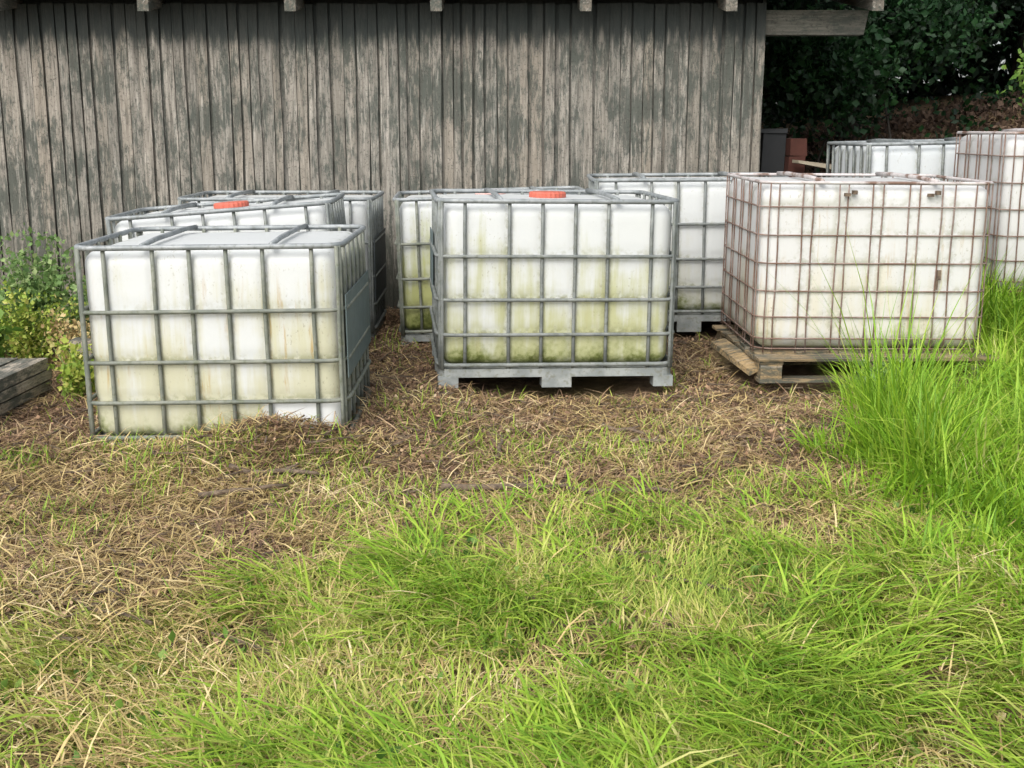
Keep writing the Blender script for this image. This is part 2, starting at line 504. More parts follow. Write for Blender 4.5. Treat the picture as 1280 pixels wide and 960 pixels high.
# ------------------------------------------------------------------ caged tanks
def rrect(a, b, r, seg=5):
    """rounded rectangle loop, counter-clockwise, half sizes a, b"""
    pts = []
    for cx, cy, t0 in ((a - r, -b + r, -90), (a - r, b - r, 0), (-a + r, b - r, 90), (-a + r, -b + r, 180)):
        for s in range(seg + 1):
            t = R(t0 + 90 * s / seg)
            pts.append((cx + r * math.cos(t), cy + r * math.sin(t)))
    return pts

def bottle_mesh(L, W, h, bars_l, bars_w, rails, r=.10, rtop=.065, rbot=.05, groove=.007, sag=.004):
    a, b = L / 2, W / 2
    # sample the loop finely, remembering along-face coordinate for the grooves
    loop = []
    def face(p0, p1, nrm, bars, half):
        n = 44
        for s in range(n + 1):
            t = s / n
            x_ = p0[0] + (p1[0] - p0[0]) * t; y_ = p0[1] + (p1[1] - p0[1]) * t
            u = x_ if nrm[0] == 0 else y_
            g = max([math.exp(-((u - q) / .013) ** 2) for q in bars] + [0])
            bul = sag * (1 - (u / half) ** 2)
            loop.append((x_, y_, nrm, g, bul))
    def arc(cx, cy, t0):
        for s in range(1, 7):
            t = R(t0 + 90 * s / 7)
            loop.append((cx + r * math.cos(t), cy + r * math.sin(t), (math.cos(t), math.sin(t)), 0, 0))
    face((-a + r, -b), (a - r, -b), (0, -1), bars_l, a); arc(a - r, -b + r, -90)
    face((a, -b + r), (a, b - r), (1, 0), bars_w, b); arc(a - r, b - r, 0)
    face((a - r, b), (-a + r, b), (0, 1), bars_l, a); arc(-a + r, b - r, 90)
    face((-a, b - r), (-a, -b + r), (-1, 0), bars_w, b); arc(-a + r, -b + r, 180)
    prof = []
    for s in range(5):
        t = R(90 * s / 4); prof.append((rbot * (1 - math.cos(t)) * 0 + rbot * (1 - math.sin(t)), rbot * (1 - math.cos(t))))
    for s in range(1, 24): prof.append((0, rbot + (h - rbot - rtop) * s / 24))
    for s in range(6):
        t = R(90 * s / 5); prof.append((rtop * (1 - math.cos(t)), h - rtop + rtop * math.sin(t)))
    V = []; SE = []
    for ins, z in prof:
        rg = max([math.exp(-((z - q) / .014) ** 2) for q in rails] + [0])
        zz = z / h
        for (x_, y_, nr, g, bul) in loop:
            d = -ins - groove * max(g, rg * .7) * (1 if ins < .02 else .5) + bul * math.sin(math.pi * zz) * 2
            V.append((x_ + nr[0] * d, y_ + nr[1] * d, z)); SE.append(max(g, rg))
    n = len(loop)
    # top: shrink to the middle, slightly domed
    for q, up in ((.86, .006), (.6, .012), (.3, .014)):
        for (x_, y_, nr, g, bul) in loop:
            V.append(((x_ - nr[0] * rtop) * q, (y_ - nr[1] * rtop) * q, h + up - .006))
    F = []
    rings = len(prof) + 3
    for s in range(rings - 1):
        for q in range(n):
            q2 = (q + 1) % n
            F.append((s * n + q, s * n + q2, (s + 1) * n + q2, (s + 1) * n + q))
    F.append(tuple((rings - 1) * n + q for q in range(n)))
    F.append(tuple(reversed(range(n))))
    me = bpy.data.meshes.new('bottle')
    me.from_pydata(V, [], F)
    at_ = me.attributes.new('seam', 'FLOAT', 'POINT')
    at_.data.foreach_set('value', SE + [0.0] * (len(V) - len(SE)))
    me.polygons.foreach_set('use_smooth', [True] * len(me.polygons))
    return me

def lathe(prof, n=20, rib=0.0):
    m = MB()
    for r_, z in prof:
        for q in range(n):
            t = 2 * math.pi * q / n; r2 = r_ * (1 - rib * (q % 2))
            m.v.append((r2 * math.cos(t), r2 * math.sin(t), z))
    for s in range(len(prof) - 1):
        for q in range(n):
            q2 = (q + 1) % n
            m.f.append((s * n + q, s * n + q2, (s + 1) * n + q2, (s + 1) * n + q))
    m.f.append(tuple((len(prof) - 1) * n + q for q in range(n)))
    m.f.append(tuple(reversed(range(n))))
    return m

_cache = {}
def cached(key, fn):
    if key not in _cache: _cache[key] = fn()
    return _cache[key]

PAT_L = [-.575, -.463, -.245, -.082, .082, .245, .463, .575]
PAT_W = [-.33, -.165, 0, .165, .33]
def tank(label, pos, yaw, tilt, L, W, H, mat, kind='tube', ped=.12, cap=None, plates=(), tube=None, rim=None, rail_f=(.33, .59, .80)):
    """pos: middle of the front edge at the foot; tilt: (about x, about y); H: height in all with the steel pallet (ped)"""
    z0 = pos[2]
    t = thing('caged_tank', label, 'tank', (0, 0, 0), (tilt[0], tilt[1], yaw), 'white caged liquid tanks by the barn')
    t.location = (pos[0] - math.sin(yaw) * W / 2, pos[1] + math.cos(yaw) * W / 2, z0)
    a, b = L / 2, W / 2
    tube = tube or M_TUBE; rim = rim or M_RIM
    hc = H - ped                       # cage height
    wire = kind == 'wire'
    if not wire:
        bl = [q * L / 1.2 for q in PAT_L]
        bw = [q * W / 1.0 for q in PAT_W] + [-b + .03, b - .03]
        rails = [hc * (1 - f) for f in rail_f]
        rb, rr_, rt = .0095, .0095, .0125
    else:
        bl, bw = [], []
        for i_ in range(7):
            c_ = -a + .075 + i_ * (L - .15) / 6
            bl += [c_ - .027 + random.uniform(-.008, .008), c_ + .027 + random.uniform(-.008, .008)]
        for i_ in range(5):
            c_ = -b + .085 + i_ * (W - .17) / 4
            bw += [c_ - .027, c_ + .027]
        rails = [hc * f for f in (.075, .205, .36, .525, .69, .855)]
        rb, rr_, rt = .0038, .0040, .009
    ins = .026 if not wire else .018
    bt = link('bottle', bottle_mesh(L - 2 * ins, W - 2 * ins, hc - (.024 if not wire else .022), [q for q in bl if abs(q) < a - .14], [q for q in bw if abs(q) < b - .14],
                                    rails, r=.07, groove=.012 if not wire else .003, rbot=.055 if not wire else .075), mat, t, (0, 0, ped + .006))
    if cap is not None:
        lathe([(.085, 0), (.085, .03), (.078, .036)], 18).build('filler_neck', mat, bt, True, (0, 0, hc - .036))
        cp = lathe([(.094, 0), (.098, .006), (.098, .026), (.092, .033), (.05, .035)], 48, .035)
        cp.build('screw_cap', cap, bt, False, (0, 0, hc - .020))
    # cage
    bend = .0015 if not wire else .004
    def vbar(x_, y_, outx, outy):
        n_ = 5; pts = []
        for s in range(n_ + 1):
            z = ped - .01 + (hc + .004) * s / n_
            w0 = 0 if s in (0, n_) else bend
            pts.append((x_ + random.uniform(-w0, w0) * abs(outy), y_ + random.uniform(-w0, w0) * abs(outx), z))
        MB().tube(pts, rb, 6).build('vertical_bar', tube, t, True)
    o = ins - .012 if not wire else .010
    for q in bl:
        for sgn in (-1, 1): vbar(q, sgn * (b - o), 0, 1)
    for q in bw:
        for sgn in (-1, 1): vbar(sgn * (a - o), q, 1, 0)
    o2 = o - rb - rr_ + .003
    def ring(z, r_, o_):
        return MB().tube([(p[0], p[1], z) for p in rrect(a - o_, b - o_, .085)], r_, 8, True)
    for z in rails:
        ring(ped + z, rr_, o2).build('horizontal_bar', tube, t, True)
    ring(ped + hc - .004, rt, o2 + .004).build('top_rim', rim, t, True)
    ring(ped + .012, rt * .9 if not wire else rr_, o2 + .004).build('bottom_rail', tube, t, True)
    for sx in (-1, 1):
        cbx = sx * L * .24
        MB().tube([(cbx, -b + o2 + .01, ped + hc + .004), (cbx, -b * .5, ped + hc + .012), (cbx, b * .5, ped + hc + .012), (cbx, b - o2 - .01, ped + hc + .004)], .0115, 8).build('cross_bar', rim, t, True)
    # steel pallet
    if ped > .05:
        deck = MB()
        lp = rrect(a - .004, b - .004, .07)
        n = len(lp)
        for z in (ped - .05, ped - .008):
            for p in lp: deck.v.append((p[0], p[1], z))
        for q in range(n): deck.f.append((q, (q + 1) % n, n + (q + 1) % n, n + q))
        deck.f.append(tuple(n + q for q in range(n))); deck.f.append(tuple(reversed(range(n))))
        dk = deck.build('pallet_deck', M_STEEL, t)
        for lx in (-a + .055, 0, a - .055):
            for ly in (-b + .05, 0, b - .05):
                wd = .10 if lx else .15
                f_ = MB().quadbox((lx, ly, (ped - .05) / 2 + .002), (wd, .09, ped - .054))
                me_ = f_.mesh('foot')
                link('foot', me_, M_STEEL, dk)
    for (side, u0, u1, z0_, z1_, pm) in plates:
        pw, ph = u1 - u0, z1_ - z0_
        zc = (z0_ + z1_) / 2; uc = (u0 + u1) / 2
        m = MB()
        if side in 'RL':
            sx = 1 if side == 'R' else -1
            m.quadbox((sx * (a + .004), uc, zc), (.004, pw, ph))
        else:
            m.quadbox((uc, -b - .004, zc), (pw, .004, ph))
        m.build('panel', pm, t)
    return t, bt

mA = tank_mat('tank_plastic_streaked', .8, 3.1, .66, .72, .7, .9, clean=(.20, .20))
tank('nearest white caged tank, half sunk in brown litter, grey panel on its right side', (-1.291, 5.13, .065), R(.4), (R(.4), R(-.6)),
     1.15, .95, .95, mA, plates=[('R', -.44, .45, .365, .73, M_PLATE)], tube=M_TUBED, ped=.10)
mD = tank_mat('tank_plastic_tide', .82, 8.4, .56, .9, .95, .15, film_col=(.41, .42, .21))
tank('white caged tank with a bright red cap on a steel pallet, middle front', (.225, 5.927, .222), R(5.6), (0, R(.6)),
     1.2, .98, .935, mD, ped=.108, cap=M_RED, plates=[('L', .02, .42, .40, .735, M_PLATE)])
mB = tank_mat('tank_plastic_plain', .82, 5.2, .3, .5, .6, .2)
tank('leaning white caged tank with a red cap, directly behind the half sunk tank', (-1.49, 6.42, .135), R(3), (0, R(-4.2)), 1.2, .86, .945, mB, cap=M_RED)
mC = tank_mat('tank_plastic_grey', .82, 2.2, .35, .5, .8, .2)
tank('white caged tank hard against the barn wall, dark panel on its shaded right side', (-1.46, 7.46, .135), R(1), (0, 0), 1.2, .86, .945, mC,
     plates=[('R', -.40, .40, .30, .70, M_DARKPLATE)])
mE = tank_mat('tank_plastic_green', .82, 6.6, .66, .9, 1.0, .1, film_col=(.38, .40, .13))
tank('very green stained white tank with a faded pink cap, behind the steel pallet tank', (-.09, 7.36, .155), R(3), (0, R(-1.6)), 1.2, .86, .945, mE, cap=M_PINK, tube=M_TUBED)
mG = tank_mat('tank_plastic_foot', .82, 9.7, .42, .5, 1.0, .1)
tank('white caged tank squeezed behind the steel pallet tank and the rusty cage', (1.105, 7.42, .255), R(-1), (0, R(-.5)), 1.2, .86, .945, mG)
mH = tank_mat('tank_plastic_white', .84, 4.4, .40, .75, .4, .55, base=(.575, .58, .575), film_col=(.58, .55, .43))
H_, bH = tank('white tank in a rusty wire cage standing on a wooden pallet', (1.842, 6.11, .375), R(.9), (R(.3), R(.35)), 1.2, 1.0, .865, mH,
     kind='wire', ped=.004, tube=M_RUST, rim=M_RUSTRIM)
mI = tank_mat('tank_plastic_clear', .82, 7.3, .3, .4, .7, .1, base=(.57, .61, .63))
tank('white tank in a grey cage below the dark trees, beyond the wooden pallet tank', (2.94, 8.06, .47), R(4), (0, R(-1.2)), 1.2, .86, .945, mI, cap=None)
mJ = tank_mat('tank_plastic_pale', .84, 1.4, .2, .3, .25, .15, base=(.55, .55, .55), film_col=(.55, .50, .43))
tank('white tank in a rusty wire cage cut by the right picture edge', (3.40, 6.93, .56), R(-1.5), (0, 0), 1.2, .94, .92, mJ,
     kind='wire', ped=.004, tube=M_RUST, rim=M_RUSTRIM)
# clips, bolts and a rag of dead weed on the rusty cage
for (lx, lz) in ((-.13, .815), (.29, .815)):
    MB().quadbox((lx, -.505, lz), (.022, .03, .02)).quadbox((lx - .035, -.503, lz - .012), (.03, .02, .016)).build('bolt', M_TWIG, H_)
MB().quadbox((.33, -.498, .40), (.018, .014, .05)).quadbox((.322, -.498, .355), (.01, .012, .06)).build('clip', M_TWIG, H_)

# ------------------------------------------------------------------ wooden pallet under the rusty cage
pal = thing('wooden_pallet', 'old wooden pallet under the rusty wire cage', 'pallet', (1.825, 6.50, .258), (0, 0, R(2.6)))
for ix in range(3):
    for iy in range(3):
        MB().quadbox(((ix - 1) * .54, (iy - 1) * .47, .04), (.11, .10, .078), .003).build('block', M_PALLET, pal)
for iy in range(3):
    MB().quadbox((0, (iy - 1) * .47, -.008), (1.20, .10, .016), .003).build('bottom_board', M_PALLET, pal)
for ix in range(3):
    MB().quadbox(((ix - 1) * .54, 0, .087), (.12, 1.04, .014), .002).build('stringer_board', M_PALLET, pal)
for iy in range(6):
    MB().quadbox((random.uniform(-.02, .02), -.480 + iy * .192, .103), (1.20 + random.uniform(-.03, .03), .12, .016), .004).build('deck_board', M_PALLET, pal)
b_ = MB().quadbox((0, 0, 0), (.085, .62, .018), .006).build('loose_board', M_PALLET, None, loc=(1.20, 6.32, .315), rot=(R(4), R(-16), R(8)))
tag(b_, 'loose slanting board beside the wooden pallet', 'board')

# ------------------------------------------------------------------ timber stack at the left
st = thing('timber_stack', 'low stack of weathered timber planks at the left edge', 'timber stack', (-2.49, 5.35, g1(-2.4, 5.3)), (0, 0, R(-6)))
for layer in range(4):
    for col in range(3):
        MB().quadbox((-col * .155 + random.uniform(-.012, .012), random.uniform(-.03, .03) - .25, .03 + layer * .056),
                     (.145, 1.9, .050), .004).build('plank', M_SLEEPER, st)
st.rotation_euler = (R(1), 0, R(-4))
stub = MB()
stub.quadbox((0, .1, .07), (.11, .10, .36), .008)
o = stub.build('wooden_stub', M_SLEEPER, loc=(-2.27, 6.2, g1(-2.27, 6.2)))
tag(o, 'short grey wooden stub between the timber stack and the half sunk tank', 'post')

# ------------------------------------------------------------------ odds and ends by the barn corner
o = MB().quadbox((0, 0, .30), (.17, .22, .55), .012).quadbox((0, 0, .585), (.20, .25, .03), .004).build('plastic_tub', M_BLACKPL, loc=(1.98, 9.4, 1.0))
o.location.z = .90
tag(o, 'dark plastic tub at the barn corner', 'tub')
cl = thing('clay_block_stack', 'small stack of red clay blocks beside the barn corner', 'clay blocks', (2.13, 9.35, .89), (0, 0, R(12)))
for q in range(4):
    MB().quadbox((random.uniform(-.012, .012), random.uniform(-.02, .02), .07 + q * .135), (.13 + random.uniform(-.02, .01), .22, .13), .005, R(random.uniform(-6, 6))).build('clay_block', M_CLAY, cl)
o = MB().quadbox((0, 0, 0), (.30, .12, .03), .006).build('board_offcut', M_PALEWOOD, loc=(2.26, 9.15, 1.24), rot=(0, R(8), R(8)))
tag(o, 'pale board offcut in front of the red clay blocks', 'board')

# ------------------------------------------------------------------ foliage builders
def leaf_cloud(centres, per, spread, size, droop=.3, rs=None):
    """leaf-sized folded quads scattered round clump centres"""
    r_ = rs or rng
    C_ = np.repeat(np.asarray(centres, float), per, 0)
    n = len(C_)
    sp = np.asarray(spread) if hasattr(spread, '__len__') else np.array([spread] * 3)
    P = C_ + r_.normal(size=(n, 3)) * sp
    d = r_.normal(size=(n, 3)); d[:, 2] -= droop
    d /= np.linalg.norm(d, axis=1, keepdims=True)
    s = r_.normal(size=(n, 3)); s -= d * (s * d).sum(1, keepdims=True)
    s /= np.linalg.norm(s, axis=1, keepdims=True)
    nrm = np.cross(d, s)
    l = size * r_.uniform(.4, 1.55, (n, 1)); w = l * r_.uniform(.22, .44, (n, 1))
    v0 = P; v1 = P + d * l * .5 + s * w + nrm * l * .08; v2 = P + d * l; v3 = P + d * l * .5 - s * w + nrm * l * .08
    V = np.stack([v0, v1, v2, v3], 1).reshape(-1, 3)
    b = np.arange(n)[:, None] * 4
    F = np.concatenate([b + [0, 1, 2], b + [0, 2, 3]])
    return V, F

def limb(m, p, d, length, r0, depth, tips):
    pts = [p]; rads = [r0]; n = 5
    q = Vector(p); dd = Vector(d).normalized()
    for s in range(n):
        dd = (dd + Vector((random.gauss(0, .14), random.gauss(0, .14), random.gauss(.02, .1)))).normalized()
        q = q + dd * length / n
        pts.append(q.copy()); rads.append(r0 * (1 - .62 * (s + 1) / n))
    m.tube(pts, rads, 6)
    tips.append(q.copy())
    if depth > 0:
        for c_ in range(3):
            k_ = random.randint(2, n)
            nd = (dd + Vector((random.gauss(0, .8), random.gauss(0, .8), random.gauss(.1, .4)))).normalized()
            limb(m, pts[k_], nd, length * random.uniform(.5, .75), rads[k_] * .75, depth - 1, tips)

def tree(name, label, x, y, height, crown_c, crown_r, nclump, per, leaf, mat, clump=.28, group=None, r0=.12):
    z = g1(x, y)
    t = thing(name, label, 'tree' if 'tree' in name else 'shrub', (x, y, z), group=group)
    m = MB(); tips = []
    limb(m, Vector((0, 0, -.1)), (random.gauss(0, .06), random.gauss(0, .06), 1), height * .6, r0, 0, tips)
    top = tips[0]
    for q in range(7):
        f = random.uniform(.3, 1)
        base = Vector((0, 0, -.1)).lerp(top, f)
        ang = q * 2.4 + random.random()
        limb(m, base, (math.cos(ang), math.sin(ang), random.uniform(.1, .9)), max(crown_r) * (random.uniform(.6, 1.0) if r0 > .05 else random.uniform(.25, .4)), r0 * .45, 1, tips)
    m.build('trunk', M_BARK, t, True)
    cs = []
    cc = np.array(crown_c, float)
    while len(cs) < nclump:
        u = rng.normal(size=3); u /= np.linalg.norm(u)
        rr = rng.random() ** .45
        cs.append(cc + u * rr * np.array(crown_r))
    cs += [np.array(tp) for tp in tips[:20] if np.all(np.abs((np.array(tp) - cc) / np.array(crown_r)) < 1.2)]
    Vv, Ff = leaf_cloud(cs, per, clump, leaf)
    link('crown', np_mesh('crown', Vv, F3=Ff), mat, t)
    return t

GT = 'dark trees behind the barn'
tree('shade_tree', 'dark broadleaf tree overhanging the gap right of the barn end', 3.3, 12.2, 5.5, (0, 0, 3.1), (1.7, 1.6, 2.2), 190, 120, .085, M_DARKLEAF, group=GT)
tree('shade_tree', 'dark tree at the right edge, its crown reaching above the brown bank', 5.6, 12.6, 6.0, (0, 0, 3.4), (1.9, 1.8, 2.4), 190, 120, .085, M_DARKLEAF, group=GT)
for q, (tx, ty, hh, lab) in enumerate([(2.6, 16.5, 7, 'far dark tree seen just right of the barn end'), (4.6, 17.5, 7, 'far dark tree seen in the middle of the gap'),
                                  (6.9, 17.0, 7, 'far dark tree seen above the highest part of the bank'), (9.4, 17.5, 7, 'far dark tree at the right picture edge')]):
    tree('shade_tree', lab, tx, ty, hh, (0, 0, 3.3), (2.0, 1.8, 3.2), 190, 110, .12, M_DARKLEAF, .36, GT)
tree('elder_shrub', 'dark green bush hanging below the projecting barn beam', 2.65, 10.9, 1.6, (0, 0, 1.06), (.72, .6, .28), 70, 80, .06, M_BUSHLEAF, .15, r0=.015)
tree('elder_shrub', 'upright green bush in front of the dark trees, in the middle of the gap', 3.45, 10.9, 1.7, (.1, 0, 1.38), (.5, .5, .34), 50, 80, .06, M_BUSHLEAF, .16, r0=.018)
tree('hazel_shrub', 'bright green leafy shrub reaching in above the rear rusty cage', 3.72, 8.2, 1.6, (0, 0, 1.42), (.34, .4, .26), 26, 40, .055, M_BRIGHTLEAF, .09, r0=.02)
# the wood behind, which reads as one mass
cs = []
for q in range(900):
    cs.append((rng.uniform(.5, 16), rng.uniform(19, 24), rng.uniform(.8, 9)))
Vv, Ff = leaf_cloud(cs, 45, .5, .26)
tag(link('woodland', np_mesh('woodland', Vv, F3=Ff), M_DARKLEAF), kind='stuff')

def weed(label, x, y, height, spread, nst, leaf, mat, per=14, name='nettle_plant', group=None, z=None):
    z = g1(x, y) if z is None else z
    t = thing(name, label, 'weed', (x, y, z - .01), group=group)
    m = MB(); cs = []
    for q in range(nst):
        ang = random.uniform(0, 6.28); ln = height * random.uniform(.55, 1.05); sp = spread * random.uniform(.2, 1)
        pts = [Vector((math.cos(ang) * sp * f ** 1.4 + random.gauss(0, .008), math.sin(ang) * sp * f ** 1.4 + random.gauss(0, .008), ln * f)) for f in (0, .25, .5, .75, 1)]
        m.tube(pts, [.004, .0035, .003, .0025, .0015], 5)
        for f in np.linspace(.18, 1, 7):
            cs.append(tuple(pts[0].lerp(pts[-1], f) * .5 + (pts[min(4, int(f * 4 + .5))]) * .5))
    m.build('stem', M_WEED, t)
    Vv, Ff = leaf_cloud(cs, per, .028, leaf, .15)
    link('foliage', np_mesh('foliage', Vv, F3=Ff), mat, t)
    return t
GW = 'leafy weeds by the barn wall'
weed('tallest green weed against the barn wall, left of the tanks', -2.80, 7.1, .68, .30, 34, .034, M_WEED, group=GW)
weed('broad green weed cut by the left picture edge', -3.05, 6.85, .44, .30, 28, .034, M_WEED, group=GW)
weed('low weed beside the corner of the half sunk tank', -2.48, 7.05, .46, .22, 20, .032, M_WEED, group=GW)
weed('small bright green weed right behind the timber stack', -2.78, 6.2, .36, .12, 14, .06, M_BRIGHTLEAF, group=GW)
weed('dry yellow weed between the green wall weeds and the timber stack', -2.72, 6.75, .42, .34, 30, .026, M_TURF, group=GW)
weed('dry brown weed behind the wooden stub', -2.42, 6.55, .34, .2, 18, .024, M_STRAW, group=GW)
weed('straggly weed in front of the wooden stub', -2.20, 5.98, .30, .14, 12, .03, M_TURF, group=GW)
weed('small leafy weed at the foot of the rusty cage', 1.78, 5.83, .20, .16, 10, .04, M_WEED)
weed('thin weed growing behind the rear cages on the bank', 3.55, 9.2, .75, .22, 9, .06, M_BRIGHTLEAF)

# ------------------------------------------------------------------ grass, straw and litter
def blades(x, y, L, az, a0, a1, wd, zoff=0.0):
    """curved tapering blades: a0, a1 = lean from the vertical at foot and tip"""
    n = len(x); z = gh(x, y) + zoff
    p = np.stack([x, y, z], 1)
    hd = np.stack([np.cos(az), np.sin(az), np.zeros(n)], 1)
    up = np.array([0, 0, 1.0])
    side = np.stack([-np.sin(az), np.cos(az), np.zeros(n)], 1)
    # roll the blade a little so that it is never seen edge on as a rule
    side = side + up * rng.uniform(-.5, .5, (n, 1)); side /= np.linalg.norm(side, axis=1, keepdims=True)
    rows = []
    cur = p.copy()
    fr = [0, .34, .68, 1.0]; wv = [.75, 1.0, .72, 0]
    for s in range(4):
        if s:
            aa = a0 + (a1 - a0) * ((fr[s] + fr[s - 1]) / 2) ** .8
            cur = cur + ((hd * np.sin(aa)[:, None] + up * np.cos(aa)[:, None]) * (L * (fr[s] - fr[s - 1]))[:, None])
            low = gh(cur[:, 0], cur[:, 1]) + .004
            cur[:, 2] = np.maximum(cur[:, 2], low)
        if s < 3:
            rows += [cur - side * (wd * wv[s] / 2)[:, None], cur + side * (wd * wv[s] / 2)[:, None]]
        else: rows.append(cur)
    V = np.stack(rows, 1).reshape(-1, 3)
    b = np.arange(n)[:, None] * 7
    F4 = np.concatenate([b + [0, 1, 3, 2], b + [2, 3, 5, 4]])
    F3 = b + [4, 5, 6]
    return V, F3, F4

def inside_tank(x, y):
    bad = np.zeros(len(x), bool)
    for (cx, cy, hx, hy) in ((-1.29, 5.6, .59, .49), (.17, 6.41, .61, .5), (-1.5, 6.85, .6, .43), (-1.47, 7.9, .6, .43), (-.1, 7.8, .6, .43), (1.1, 7.85, .6, .43),
                             (1.82, 6.6, .66, .52), (2.9, 8.5, .6, .43), (3.4, 7.4, .6, .5), (-2.70, 5.1, .23, .94)):
        bad |= (np.abs(x - cx) < hx) & (np.abs(y - cy) < hy)
    return bad
def scatter(n, x0, x1, y0, y1, dens):
    x = rng.uniform(x0, x1, n); y = rng.uniform(y0, y1, n)
    keep = (rng.random(n) < dens(x, y)) & ~inside_tank(x, y) & (y < WY - .05)
    return x[keep], y[keep]

def border(x):      # where the lawn ends and the bare litter begins
    return 3.50 + .50 * sstep(-1.0, -.25, x) + .45 * sstep(.9, 1.5, x)
def d_green(x, y):
    n = fbm(x, y, 1.6, 31)
    base = 1 - sstep(-.55, .45, (y - border(x)) + (n - .5) * 1.5)
    leftdry = 1 - .25 * (1 - sstep(-1.1, .1, x)) * sstep(.35, .6, fbm(x, y, 2.3, 77))
    return np.clip(base * leftdry * (.22 + 1.1 * sstep(.36, .56, fbm(x, y, 2.6, 57))), 0, 1)
def d_tall(x, y):
    n = fbm(x, y, 2.3, 41)
    edge = .285 * y + .05 * np.sin(y * 5.1) + .10
    body = sstep(edge - .08, edge + .20, x + (n - .5) * .55 + .12 * np.exp(-((y - 5.0) / .4) ** 2)) * sstep(3.0, 3.4, y + (n - .5) * .6)
    hole = 1 - .8 * np.exp(-(((x - 1.40) / .35) ** 2 + ((y - 4.05) / .13) ** 2))
    return np.clip(body * hole * (.30 + .95 * sstep(.34, .56, n)) * (1 - sstep(6.4, 7.4, y)), 0, 1)

# short mown turf
x, y = scatter(185000, -2.6, 2.9, 2.1, 5.6, lambda a, b: d_green(a, b) * (1 - .6 * d_tall(a, b)))
n = len(x)
flow = 2.6 + 3.2 * (fbm(x, y, .8, 5) - .5) * 2
V1 = blades(x, y, rng.uniform(.04, .12, n), flow + rng.normal(0, .9, n), rng.uniform(.2, .9, n), rng.uniform(.9, 1.7, n), .0028 + .005 * rng.random(n) ** 1.6)
# long cut grass lying in loose tufts, each fallen its own way
tx, ty = scatter(3600, -2.6, 2.9, 2.1, 4.5, lambda a, b: d_green(a, b) * sstep(.32, .56, fbm(a, b, 1.7, 63)) * (.30 + .70 * sstep(-.7, -.1, a)) * (1 - .5 * d_tall(a, b)))
per = 26
cx = np.repeat(tx, per); cy = np.repeat(ty, per); n = len(cx)
tz = np.repeat(3.4 + 3.4 * (fbm(tx, ty, 1.1, 15) - .5) * 2 + rng.normal(0, .9, len(tx)), per)
x = cx + rng.normal(0, .035, n); y = cy + rng.normal(0, .035, n)
V2 = blades(x, y, rng.uniform(.10, .27, n), tz + rng.normal(0, .55, n), rng.uniform(.3, 1.25, n), rng.uniform(1.3, 1.9, n), .003 + .007 * rng.random(n) ** 1.6)
def join(*parts):
    Vs, A, B, o_ = [], [], [], 0
    for V_, f3, f4 in parts:
        Vs.append(V_); A.append(f3 + o_); B.append(f4 + o_); o_ += len(V_)
    return np.concatenate(Vs), np.concatenate(A), np.concatenate(B)
tag(link('mown_grass', np_mesh('mown_grass', *V1), M_TURF), kind='stuff')
tag(link('fallen_grass', np_mesh('fallen_grass', *V2), M_GREEN), kind='stuff')

# tall grass at the right
tx, ty = scatter(6400, .7, 4.4, 2.8, 7.4, d_tall)
per = 18
cx = np.repeat(tx, per); cy = np.repeat(ty, per); n = len(cx)
tz = np.repeat(rng.uniform(0, 6.28, len(tx)), per)
x = cx + rng.normal(0, .035, n); y = cy + rng.normal(0, .035, n)
hgt = (.62 + .5 * sstep(.35, .68, fbm(x, y, 1.9, 87))) * (.25 + .08 * sstep(4.0, 4.6, y) + .47 * np.exp(-(((x - 1.60) / .18) ** 2 + ((y - 5.0) / .45) ** 2)) + .20 * sstep(2.15, 2.5, x) * sstep(4.4, 5.2, y)) * np.repeat(rng.uniform(.5, 1.2, len(tx)), per) * rng.uniform(.35, 1.15, n)
V1 = blades(x, y, hgt, tz + rng.normal(0, .8, n), rng.uniform(.02, .4, n), rng.uniform(.5, 2.3, n) * (1 - .55 * np.exp(-(((x - 1.58) / .22) ** 2 + ((y - 5.0) / .5) ** 2))), rng.uniform(.003, .0105, n) * .95)
tag(link('tall_grass', np_mesh('tall_grass', *V1), M_TALL), kind='stuff')

# stray green blades in the litter
x, y = scatter(60000, -3.3, 3.0, 3.4, 7.5, lambda a, b: (1 - d_green(a, b)) * (.06 + .94 * sstep(.46, .64, fbm(a, b, 2.9, 23))) * (.25 + .75 * (1 - sstep(4.6, 5.6, b))))
n = len(x)
V1 = blades(x, y, rng.uniform(.04, .13, n), rng.uniform(0, 6.28, n), rng.uniform(.1, .8, n), rng.uniform(.6, 1.6, n), rng.uniform(.003, .005, n))
tag(link('stray_grass', np_mesh('stray_grass', *V1), M_GREEN), kind='stuff')

# straw: lying dry stalks, thick on the left and through the lawn
def d_straw(x, y):
    pale = .85 * (1 - sstep(-1.3, -.4, x)) * sstep(3.1, 3.6, y) * (1 - sstep(4.4, 5.2, y))
    green = sstep(-.7, -.1, x) * (1 - sstep(3.6, 4.1, y))
    through = .9 * (1 - .72 * green) * sstep(.42, .62, fbm(x, y, 2.1, 91)) * (1 - sstep(3.9, 4.7, y)) + .07 + .16 * sstep(.42, .6, fbm(x, y, 2.4, 171)) * (1 - green)
    right = .40 * np.exp(-(((x - .95) / .45) ** 2 + ((y - 4.6) / .6) ** 2)) + .22 * sstep(.56, .7, fbm(x, y, 2.6, 133))
    return np.clip(pale * (.3 + .9 * fbm(x, y, 3, 8)) + through + right, 0, 1)
x, y = scatter(300000, -3.2, 2.9, 2.1, 7.2, d_straw)
n = len(x)
V1 = blades(x, y, rng.uniform(.03, .10, n) * (1 + 1.2 * (rng.random(n) < .12)), rng.uniform(0, 6.28, n), rng.uniform(.6, 1.6, n), rng.uniform(1.4, 1.75, n), rng.uniform(.0022, .006, n), rng.uniform(0, .035, n))
tag(link('dry_straw', np_mesh('dry_straw', *V1), M_STRAW), kind='stuff')

